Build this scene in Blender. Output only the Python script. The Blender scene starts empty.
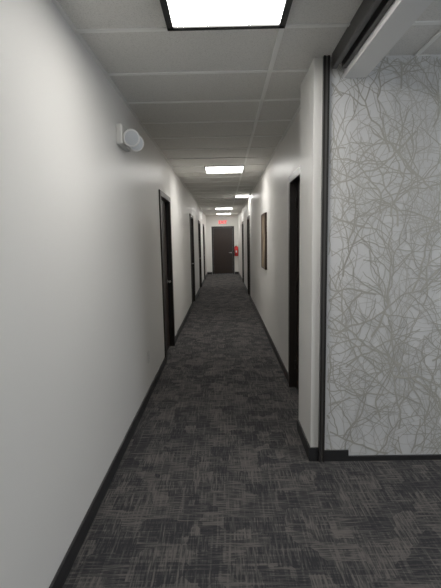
import bpy, bmesh, math, random
from mathutils import Matrix, Vector
random.seed(11)
sc = bpy.context.scene
sc.view_settings.view_transform = 'Standard'
sc.view_settings.gamma = 1.12
CEIL=2.74; XL=-0.792; XR=0.702; YE=19.6; YW=2.83; YB=-2.6; XRR=4.2

# ---------------- materials ----------------
def mat(name, col, rough=0.6, metal=0.0, spec=0.5):
    m=bpy.data.materials.new(name); m.use_nodes=True
    b=m.node_tree.nodes['Principled BSDF']
    b.inputs['Base Color'].default_value=(*col,1)
    b.inputs['Roughness'].default_value=rough
    b.inputs['Metallic'].default_value=metal
    b.inputs['Specular IOR Level'].default_value=spec
    return m
def bump(m, scale, strength, dist=0.002, detail=3):
    nt=m.node_tree; b=nt.nodes['Principled BSDF']
    tc=nt.nodes.new('ShaderNodeTexCoord'); n=nt.nodes.new('ShaderNodeTexNoise')
    n.inputs['Scale'].default_value=scale; n.inputs['Detail'].default_value=detail
    bp=nt.nodes.new('ShaderNodeBump'); bp.inputs['Strength'].default_value=strength; bp.inputs['Distance'].default_value=dist
    nt.links.new(tc.outputs['Object'],n.inputs['Vector']); nt.links.new(n.outputs['Fac'],bp.inputs['Height'])
    nt.links.new(bp.outputs['Normal'],b.inputs['Normal'])
    return n
def emis(name,col,s):
    m=mat(name,col); b=m.node_tree.nodes['Principled BSDF']
    b.inputs['Emission Color'].default_value=(*col,1); b.inputs['Emission Strength'].default_value=s
    return m
M_wall=mat('painted_wall',(0.79,0.776,0.745),0.40,spec=0.35); bump(M_wall,140,0.15,0.001)
M_white=mat('white_paint',(0.78,0.78,0.77),0.5)
M_tbar=mat('ceiling_tbar',(0.90,0.90,0.87),0.5)
M_plastic=mat('white_plastic',(0.66,0.65,0.62),0.35)
M_base=mat('rubber_baseboard',(0.018,0.018,0.019),0.45)
M_frame=mat('dark_door_frame',(0.016,0.012,0.010),0.38)
M_track=mat('dark_bronze_track',(0.02,0.018,0.017),0.35)
M_alu=mat('bronze_aluminium',(0.16,0.155,0.15),0.35,0.5)
M_steel=mat('brushed_steel',(0.45,0.45,0.44),0.3,0.9)
M_black=mat('black_plastic',(0.015,0.015,0.015),0.4)
M_red=mat('extinguisher_red',(0.62,0.02,0.02),0.3)
M_twig=mat('wallpaper_twig_ink',(0.47,0.455,0.41),0.4)
M_twig2=mat('wallpaper_twig_ink_pale',(0.57,0.56,0.53),0.4)
M_paper=mat('wallpaper_ground',(0.72,0.72,0.715),0.55); bump(M_paper,300,0.1,0.0006)
M_lens=emis('light_diffuser',(1.0,0.975,0.93),17.0)
M_exitred=emis('exit_letters_red',(0.9,0.03,0.05),1.0)

def wood():
    m=mat('dark_walnut_door',(0.02,0.014,0.011),0.4); nt=m.node_tree; b=nt.nodes['Principled BSDF']
    tc=nt.nodes.new('ShaderNodeTexCoord'); mp=nt.nodes.new('ShaderNodeMapping'); mp.inputs['Scale'].default_value=(30,30,1.5)
    n=nt.nodes.new('ShaderNodeTexNoise'); n.inputs['Scale'].default_value=2; n.inputs['Detail'].default_value=6
    r=nt.nodes.new('ShaderNodeValToRGB'); r.color_ramp.elements[0].color=(0.010,0.006,0.005,1); r.color_ramp.elements[1].color=(0.030,0.018,0.013,1)
    L=nt.links.new; L(tc.outputs['Object'],mp.inputs[0]); L(mp.outputs[0],n.inputs['Vector']); L(n.outputs['Fac'],r.inputs[0]); L(r.outputs[0],b.inputs['Base Color'])
    return m
M_door=wood()

def ceiltile():
    m=mat('acoustic_tile',(0.6,0.6,0.58),0.9,spec=0.1); nt=m.node_tree; b=nt.nodes['Principled BSDF']
    tc=nt.nodes.new('ShaderNodeTexCoord'); n=nt.nodes.new('ShaderNodeTexNoise'); n.inputs['Scale'].default_value=160; n.inputs['Detail'].default_value=4
    r=nt.nodes.new('ShaderNodeValToRGB'); r.color_ramp.elements[0].position=0.32; r.color_ramp.elements[1].position=0.5
    r.color_ramp.elements[0].color=(0.63,0.62,0.59,1); r.color_ramp.elements[1].color=(0.78,0.77,0.735,1)
    L=nt.links.new; L(tc.outputs['Object'],n.inputs['Vector']); L(n.outputs['Fac'],r.inputs[0]); L(r.outputs[0],b.inputs['Base Color'])
    return m
M_ceil=ceiltile()

def carpet():
    m=mat('carpet_tile_weave',(0.06,0.06,0.06),0.95,spec=0.08); nt=m.node_tree; b=nt.nodes['Principled BSDF']
    N=nt.nodes.new; L=nt.links.new
    tc=N('ShaderNodeTexCoord')
    def noise(scale_xyz, det=2):
        mp=N('ShaderNodeMapping'); mp.inputs['Scale'].default_value=scale_xyz
        n=N('ShaderNodeTexNoise'); n.inputs['Scale'].default_value=1; n.inputs['Detail'].default_value=det
        L(tc.outputs['Object'],mp.inputs[0]); L(mp.outputs[0],n.inputs['Vector']); return n
    nx=noise((11,130,1)); ny=noise((130,11,1))
    v=N('ShaderNodeTexVoronoi'); v.distance='CHEBYCHEV'; v.inputs['Scale'].default_value=8.5; v.inputs['Randomness'].default_value=0.75
    L(tc.outputs['Object'],v.inputs['Vector'])
    sep=N('ShaderNodeSeparateColor'); L(v.outputs['Color'],sep.inputs[0])
    gt=N('ShaderNodeMath'); gt.operation='GREATER_THAN'; gt.inputs[1].default_value=0.5; L(sep.outputs[0],gt.inputs[0])
    mx=N('ShaderNodeMix'); mx.data_type='FLOAT'; L(gt.outputs[0],mx.inputs[0]); L(nx.outputs['Fac'],mx.inputs[2]); L(ny.outputs['Fac'],mx.inputs[3])
    bx=noise((4,70,1),1); by=noise((70,4,1),1)
    mb=N('ShaderNodeMath'); mb.operation='MAXIMUM'; L(bx.outputs['Fac'],mb.inputs[0]); L(by.outputs['Fac'],mb.inputs[1])
    add=N('ShaderNodeMath'); add.operation='ADD'; L(mx.outputs[0],add.inputs[0]); L(mb.outputs[0],add.inputs[1])
    m2=N('ShaderNodeMath'); m2.operation='MULTIPLY_ADD'; m2.inputs[1].default_value=0.30; L(sep.outputs[1],m2.inputs[0]); L(add.outputs[0],m2.inputs[2])
    r=N('ShaderNodeValToRGB')
    mr=N('ShaderNodeMapRange'); mr.inputs['From Min'].default_value=0.87; mr.inputs['From Max'].default_value=1.57
    L(m2.outputs[0],mr.inputs['Value']); L(mr.outputs[0],r.inputs[0])
    r.color_ramp.elements.new(0.5)
    e=r.color_ramp.elements
    e[0].position=0.2; e[0].color=(0.035,0.035,0.038,1)
    e[1].position=0.48; e[1].color=(0.066,0.064,0.065,1); e[2].position=0.82; e[2].color=(0.132,0.121,0.113,1)
    fine=noise((420,420,1),2)
    ov=N('ShaderNodeMix'); ov.data_type='RGBA'; ov.blend_type='OVERLAY'; ov.inputs[0].default_value=0.5
    L(r.outputs[0],ov.inputs[6]); L(fine.outputs['Fac'],ov.inputs[7]); L(ov.outputs[2],b.inputs['Base Color'])
    bp=N('ShaderNodeBump'); bp.inputs['Strength'].default_value=0.3; bp.inputs['Distance'].default_value=0.003
    L(m2.outputs[0],bp.inputs['Height']); L(bp.outputs['Normal'],b.inputs['Normal'])
    return m
M_carpet=carpet()

# ---------------- mesh helpers ----------------
class B:
    def __init__(s): s.bm=bmesh.new(); s.mats=[]
    def mi(s,m):
        if m not in s.mats: s.mats.append(m)
        return s.mats.index(m)
    def box(s,x0,x1,y0,y1,z0,z1,m,bev=0):
        r=bmesh.ops.create_cube(s.bm,size=1)
        vs=r['verts']
        for v in vs:
            v.co=Vector(((x0+x1)/2+v.co.x*(x1-x0),(y0+y1)/2+v.co.y*(y1-y0),(z0+z1)/2+v.co.z*(z1-z0)))
        fs=set(f for v in vs for f in v.link_faces)
        for f in fs: f.material_index=s.mi(m)
        if bev:
            es=list(set(e for v in vs for e in v.link_edges))
            rb=bmesh.ops.bevel(s.bm,geom=es,offset=bev,segments=2,affect='EDGES',profile=0.5)
            for f in rb['faces']: f.material_index=s.mi(m)
        return s
    def cyl(s,p,axis,r1,r2,L,m,seg=24):
        q=Vector((0,0,1)).rotation_difference(Vector(axis).normalized()).to_matrix().to_4x4()
        M=Matrix.Translation(Vector(p))@q
        r=bmesh.ops.create_cone(s.bm,cap_ends=True,segments=seg,radius1=r1,radius2=r2,depth=L,matrix=M)
        for f in set(f for v in r['verts'] for f in v.link_faces):
            f.material_index=s.mi(m)
            if len(f.verts)==4: f.smooth=True
        return s
    def sph(s,p,r,m,scale=(1,1,1)):
        M=Matrix.Translation(Vector(p))@Matrix.Diagonal((*scale,1))
        q=bmesh.ops.create_uvsphere(s.bm,u_segments=24,v_segments=14,radius=r,matrix=M)
        for f in set(f for v in q['verts'] for f in v.link_faces): f.material_index=s.mi(m); f.smooth=True
        return s
    def done(s,name,parent=None):
        me=bpy.data.meshes.new(name); s.bm.to_mesh(me); s.bm.free()
        for m in s.mats: me.materials.append(m)
        o=bpy.data.objects.new(name,me); sc.collection.objects.link(o)
        if parent: o.parent=parent
        return o
def empty(name,loc=(0,0,0)):
    e=bpy.data.objects.new(name,None); sc.collection.objects.link(e); e.location=loc; e.empty_display_size=0.1
    return e

# ---------------- shell ----------------
DZ=2.18   # opening height
L_open=[(5.30,6.22),(10.0,10.95),(13.3,14.25),(16.3,17.2)]
R_open=[(3.45,4.36),(11.2,12.1),(14.6,15.5)]
def longwall(name,x0,x1,y0,y1,ops):
    b=B(); y=y0
    for a,c in ops:
        b.box(x0,x1,y,a,0,CEIL,M_wall); b.box(x0,x1,a,c,DZ,CEIL,M_wall); y=c
    b.box(x0,x1,y,y1,0,CEIL,M_wall)
    return b.done(name)
longwall('wall_left',XL-0.14,XL,YB,YE,L_open)
longwall('wall_right',XR,XR+0.14,3.31,YE,R_open)
b=B(); 
EX0,EX1=-0.50,0.45
b.box(XL-0.14,EX0,YE,YE+.14,0,CEIL,M_wall).box(EX1,XR+.14,YE,YE+.14,0,CEIL,M_wall).box(EX0,EX1,YE,YE+.14,DZ,CEIL,M_wall)
b.done('wall_end')
B().box(0.60,XR+0.14,YW,3.31,0,CEIL,M_wall,0.004).done('wall_pilaster')
ww=B().box(XR+0.14,XRR,YW,YW+.14,0,CEIL,M_paper); ww.box(XR+.0,XR+.14,YW-.002,YW,0,CEIL,M_paper)
ww=ww.done('wall_wallpapered')
B().box(XL-0.14,XRR+.14,YB-.14,YB,0,CEIL,M_wall).done('wall_back')
b=B(); WY0,WY1,WZ0,WZ1=-1.9,1.9,0.8,2.4
b.box(XRR,XRR+.14,YB,WY0,0,CEIL,M_wall).box(XRR,XRR+.14,WY1,YW+.14,0,CEIL,M_wall).box(XRR,XRR+.14,WY0,WY1,0,WZ0,M_wall).box(XRR,XRR+.14,WY0,WY1,WZ1,CEIL,M_wall)
b.done('wall_room_side')
b=B()
b.box(XRR+.04,XRR+.1,WY0,WY0+.05,WZ0,WZ1,M_alu).box(XRR+.04,XRR+.1,WY1-.05,WY1,WZ0,WZ1,M_alu)
b.box(XRR+.04,XRR+.1,WY0,WY1,WZ0,WZ0+.05,M_alu).box(XRR+.04,XRR+.1,WY0,WY1,WZ1-.05,WZ1,M_alu).box(XRR+.04,XRR+.1,-.03,.03,WZ0,WZ1,M_alu)
b.done('window_1')
B().box(XL-.14,XRR+.14,YB-.14,YE+.14,-.1,0,M_carpet).done('floor')
B().box(XL-.14,XRR+.14,YB-.14,YE+.14,CEIL,CEIL+.1,M_ceil).done('ceiling')
# T-bar grid
TX0,TX1=-0.27,0.34
b=B(); w=.014; zt=CEIL-.008
k=-8
ys=[]
while 2.42+.6*k<YE:
    y=2.42+.6*k
    if y>YB: ys.append(y)
    k+=1
for y in ys: b.box(XL,XR,y-w,y+w,zt,CEIL,M_tbar)
b.box(TX1-w,TX1+w,YB,YE,zt-.0005,CEIL,M_tbar)
b.box(XL,XL+.02,YB,YE,zt,CEIL,M_tbar).box(XR-.02,XR,3.31,YE,zt,CEIL,M_tbar)
for y in ys:
    if y<YW: b.box(0.92,XRR,y-w,y+w,zt,CEIL,M_tbar)
x=1.25
while x<XRR: b.box(x-w,x+w,YB,YW,zt-.0005,CEIL,M_tbar); x+=.61
b.done('ceiling_grid')

# ceiling lights
def light(x0,x1,k,fr,fm,dy=0):
    y0=2.42+.6*k+dy; y1=y0+.6
    e=empty('recessed_ceiling_light',((x0+x1)/2,(y0+y1)/2,CEIL-.012))
    X0,X1=x0-e.location.x,x1-e.location.x; Y=.3
    b=B()
    b.box(X0,X0+fr,-Y,Y,-.012,.0119,fm).box(X1-fr,X1,-Y,Y,-.012,.0119,fm).box(X0,X1,-Y,-Y+fr,-.012,.0119,fm).box(X0,X1,Y-fr,Y,-.012,.0119,fm)
    b.done('fixture_frame',e)
    B().box(X0+fr,X1-fr,-Y+fr,Y-fr,-.004,.0115,M_lens).done('diffuser_panel',e)
light(TX0-.01,TX1+.01,-1,.034,M_black,-.02)
light(TX0,TX1,7,.012,M_tbar)
light(TX1,XR-.02,14,.012,M_tbar)
light(TX0,TX1,21,.012,M_tbar)
light(TX0,TX1,26,.012,M_tbar)  # extra panel added to brighten the far end of the corridor
light(2.47,3.08,-3,.012,M_tbar)

# sliding-partition header, soffit, post
b=B()
b.box(XR,XR+.028,YB,YW-.05,CEIL-.09,CEIL,M_track).box(XR+.062,XR+.09,YB,YW-.05,CEIL-.09,CEIL,M_track).box(XR+.028,XR+.062,YB,YW-.05,CEIL-.05,CEIL,M_alu)
b.done('trim_sliding_door_track')
B().box(XR+.09,XR+.23,YB,YW,CEIL-.13,CEIL,M_white).done('trim_soffit')
b=B()
b.box(.656,.668,YW-.03,YW,0,CEIL,M_track).box(.668,.682,YW-.022,YW,0,CEIL,M_alu).box(.682,.695,YW-.03,YW,0,CEIL,M_track)
b.done('trim_door_post')

# wallpaper twigs (flat printed ribbons)
def twigs():
    bm=bmesh.new()
    X0,X1,Z0,Z1=XR+.005,XRR-.02,.03,CEIL-.005
    def inside(p): return X0<p[0]<X1 and Z0<p[1]<Z1
    def ribbon(pts,w0,w1,mi):
        prev=None;n=len(pts)
        y=YW-(.0035 if mi==0 else .0026)-random.random()*.0007
        for i,p in enumerate(pts):
            if not inside(p): prev=None; continue
            a=pts[max(0,i-1)]; c=pts[min(n-1,i+1)]
            dx,dz=c[0]-a[0],c[1]-a[1]; l=math.hypot(dx,dz) or 1
            w=(w0+(w1-w0)*i/(n-1))/2
            nx,nz=-dz/l*w,dx/l*w
            cur=(bm.verts.new((p[0]+nx,y,p[1]+nz)),bm.verts.new((p[0]-nx,y,p[1]-nz)))
            if prev:
                f=bm.faces.new((prev[0],prev[1],cur[1],cur[0])); f.material_index=mi
            prev=cur
    def grow(x,z,ang,length,w,depth,mi):
        n=max(4,int(length/.032)); pts=[(x,z)]; a=ang; kids=[]; base=ang
        for i in range(n):
            a+=random.uniform(-.36,.36)+(base-a)*.4
            base+=random.uniform(-.04,.04)
            x+=math.cos(a)*length/n; z+=math.sin(a)*length/n
            pts.append((x,z))
            if depth>0 and i>0 and random.random()<.24:
                kids.append((x,z,a+random.choice((-1,1))*random.uniform(.45,1.05),length*random.uniform(.3,.6),w*(1-.35*i/n)*.78,depth-1,mi))
        ribbon(pts,w,w*.5,mi)
        for k in kids: grow(*k)
    for (sx,sz,w0,w1,mi) in ((.17,.27,.009,.015,0),(.16,.28,.006,.010,1)):
        ix=X0-.1
        while ix<X1:
            iz=-.45
            while iz<2.7:
                grow(ix+random.random()*sx,iz+random.random()*sz,math.pi/2+random.gauss(0,.8),random.uniform(.4,.9),random.uniform(w0,w1),2,mi)
                iz+=sz
            ix+=sx
    me=bpy.data.meshes.new('wallpaper_twig_pattern'); bm.to_mesh(me); bm.free()
    me.materials.append(M_twig); me.materials.append(M_twig2)
    o=bpy.data.objects.new('wallpaper_twig_pattern',me); sc.collection.objects.link(o); o.parent=ww
twigs()

# ---------------- baseboards ----------------
BH=.10; BT=.012
def baseX(name,x0,x1,y0,y1,ops,m=M_base):
    b=B(); y=y0
    for a,c in ops:
        b.box(x0,x1,y,a-.06,0,BH,m); y=c+.06
    b.box(x0,x1,y,y1,0,BH,m); b.done(name)
baseX('baseboard_left',XL,XL+BT,YB,YE,L_open)
b=B(); y=R_open[0][1]+.06
for a,c in R_open[1:]:
    b.box(XR-BT,XR,y,a-.06,0,BH,M_base); y=c+.06
b.box(XR-BT,XR,y,YE,0,BH,M_base); b.done('baseboard_right')
B().box(XL+BT,EX0-.06,YE-BT,YE,0,BH,M_base).box(EX1+.06,XR-BT,YE-BT,YE,0,BH,M_base).done('baseboard_end')
B().box(.6-BT,.6,YW-BT,3.31+BT,0,BH,M_base).box(.6,.655,YW-BT,YW,0,BH,M_base).box(.6,XR,3.31,3.31+BT,0,BH,M_base).done('baseboard_pilaster')
B().box(.698,.87,YW-.018,YW-.003,0,BH-.02,M_base).box(.87,XRR,YW-.018,YW-.003,0,.035,M_base).done('baseboard_wallpapered')

# ---------------- doors ----------------
def door(n,side,a,c):
    e=empty('door_%d'%n)
    W=c-a; F=.05
    b=B()
    b.box(-F,.02,-.018,.10,0,DZ,M_frame,.003).box(W-.02,W+F,-.018,.10,0,DZ,M_frame,.003).box(-F,W+F,-.018,.10,DZ-.02,DZ+F,M_frame,.003)
    b.done('door_frame',e)
    B().box(.022,W-.022,.055,.098,.008,DZ-.022,M_door,.002).done('door_leaf',e)
    b=B(); hx=W-.09
    b.cyl((hx,.052,1.0),(0,1,0),.027,.027,.01,M_steel).cyl((hx,.028,1.0),(0,1,0),.010,.010,.045,M_steel)
    b.box(hx-.11,hx+.012,.0,.014,.99,1.012,M_steel,.004)
    for z in (.25,1.1,1.95): b.cyl((.03,.048,z),(0,0,1),.008,.008,.1,M_frame,12)
    b.done('door_hardware',e)
    if side=='L': e.matrix_world=Matrix.Translation((XL,a,0))@Matrix.Rotation(math.pi/2,4,'Z')
    elif side=='R': e.matrix_world=Matrix.Translation((XR,c,0))@Matrix.Rotation(-math.pi/2,4,'Z')
    else: e.matrix_world=Matrix.Translation((a,YE,0))
    return e
n=1
for a,c in L_open: door(n,'L',a,c); n+=1
for a,c in R_open: door(n,'R',a,c); n+=1
door(n,'E',EX0,EX1)

# ---------------- wall things ----------------
e=empty('emergency_light',(XL,3.38,2.40))
B().box(-.002,.05,-.15,.15,-.075,.075,M_plastic,.012).done('housing',e)
b=B()
for s in (-1,1):
    y=.085*s; c=Vector((.095,y-.01,-.02)); d=Vector((.45,-.85,-.25)).normalized()
    b.cyl((.062,y,-.01),(1,0,0),.018,.016,.05,M_plastic)
    b.cyl(c,d,.038,.066,.07,M_plastic,32)
    b.sph(c-d*.03,.040,M_plastic)
    b.cyl(c+d*.037,d,.066,.062,.008,M_plastic,32)
    b.cyl(c+d*.041,d,.052,.052,.004,M_steel,32)
b.done('lamp_heads',e)
e=empty('wall_outlet',(XL,4.13,.42))
B().box(0,.006,-.036,.036,-.058,.058,M_plastic,.002).done('cover_plate',e)
b=B()
for z in (-.022,.022):
    b.box(.005,.009,-.017,.017,z-.014,z+.014,M_white,.002)
    for yy in (-.007,.007): b.box(.0088,.0094,yy-.0015,yy+.0015,z-.005,z+.006,M_black)
b.done('sockets',e)

def art(y0,y1,z0,z1,seed):
    e=empty('framed_picture',(XR,(y0+y1)/2,(z0+z1)/2))
    hy=(y1-y0)/2; hz=(z1-z0)/2; t=.022
    m=mat('canvas_art',(0.3,0.2,0.12),0.6); nt=m.node_tree
    tc=nt.nodes.new('ShaderNodeTexCoord'); nn=nt.nodes.new('ShaderNodeTexNoise'); nn.inputs['Scale'].default_value=3+seed; nn.inputs['Detail'].default_value=5
    r=nt.nodes.new('ShaderNodeValToRGB'); r.color_ramp.elements[0].position=.35; r.color_ramp.elements[1].position=.62
    r.color_ramp.elements[0].color=(.07,.045,.03,1); r.color_ramp.elements[1].color=(.30,.22,.14,1)
    nt.links.new(tc.outputs['Object'],nn.inputs['Vector']); nt.links.new(nn.outputs['Fac'],r.inputs[0]); nt.links.new(r.outputs[0],nt.nodes['Principled BSDF'].inputs['Base Color'])
    fm=mat('picture_frame_brown',(.055,.032,.02),.5)
    b=B(); x0=-.035
    b.box(x0,0,-hy,-hy+t,-hz,hz,fm,.003).box(x0,0,hy-t,hy,-hz,hz,fm,.003).box(x0,0,-hy,hy,-hz,-hz+t,fm,.003).box(x0,0,-hy,hy,hz-t,hz,fm,.003)
    b.done('frame',e)
    B().box(-.026,0,-hy+t,hy-t,-hz+t,hz-t,m).done('canvas',e)
art(6.75,7.4,1.10,2.02,0)

# exit sign
e=empty('exit_sign',(-.02,YE,2.41))
B().box(-.19,.19,-.05,0,-.11,.11,M_plastic,.006).done('housing',e)
cu=bpy.data.curves.new('letters','FONT'); cu.body='EXIT'; cu.size=.19; cu.align_x='CENTER'; cu.align_y='CENTER'; cu.extrude=.002; cu.offset=.005
cu.materials.append(M_exitred)
t=bpy.data.objects.new('letters',cu); sc.collection.objects.link(t); t.parent=e; t.location=(0,-.053,0); t.rotation_euler=(math.pi/2,0,0)

# fire extinguisher with bracket
e=empty('fire_extinguisher',(.59,YE,1.05))
b=B()
b.cyl((0,-.10,0),(0,0,1),.09,.09,.42,M_red,32)
b.cyl((0,-.10,.235),(0,0,1),.09,.03,.05,M_red,32).cyl((0,-.10,.27),(0,0,1),.022,.022,.04,M_steel)
b.box(-.012,.012,-.17,-.07,.292,.302,M_black).box(-.012,.012,-.18,-.08,.315,.325,M_black)
b.cyl((.03,-.10,.28),(1,0,0),.016,.016,.02,M_white)
b.cyl((-.06,-.16,.10),(.05,0,1),.011,.011,.34,M_black,12).cyl((-.065,-.16,-.12),(0,0,1),.022,.012,.08,M_black,16)
b.box(-.03,.03,-.02,0,-.15,.15,M_steel).box(-.03,.03,-.192,-.187,-.04,.05,M_white)
b.done('cylinder_body',e)

# ---------------- lights ----------------
ld=bpy.data.lights.new('window_daylight','AREA'); ld.shape='RECTANGLE'; ld.size=3.7; ld.size_y=1.55; ld.energy=75; ld.color=(.85,.92,1.0)
lo=bpy.data.objects.new('window_daylight',ld); sc.collection.objects.link(lo); lo.location=(XRR+.3,0,1.6); lo.rotation_euler=(0,math.pi/2,0)
w=bpy.data.worlds.new('World'); sc.world=w; w.use_nodes=True
w.node_tree.nodes['Background'].inputs[0].default_value=(.75,.85,1,1); w.node_tree.nodes['Background'].inputs[1].default_value=.6

# ---------------- camera ----------------
cd=bpy.data.cameras.new('camera'); cd.sensor_fit='VERTICAL'; cd.sensor_height=36; cd.lens=415/588*36; cd.clip_start=.02
co=bpy.data.objects.new('camera',cd); sc.collection.objects.link(co)
R=Matrix.Rotation(math.radians(.55),4,'Z')@Matrix.Rotation(math.radians(90-7.4),4,'X')@Matrix.Rotation(math.radians(-1.1),4,'Z')
co.matrix_world=Matrix.Translation((0,0,1.594))@R
sc.camera=co
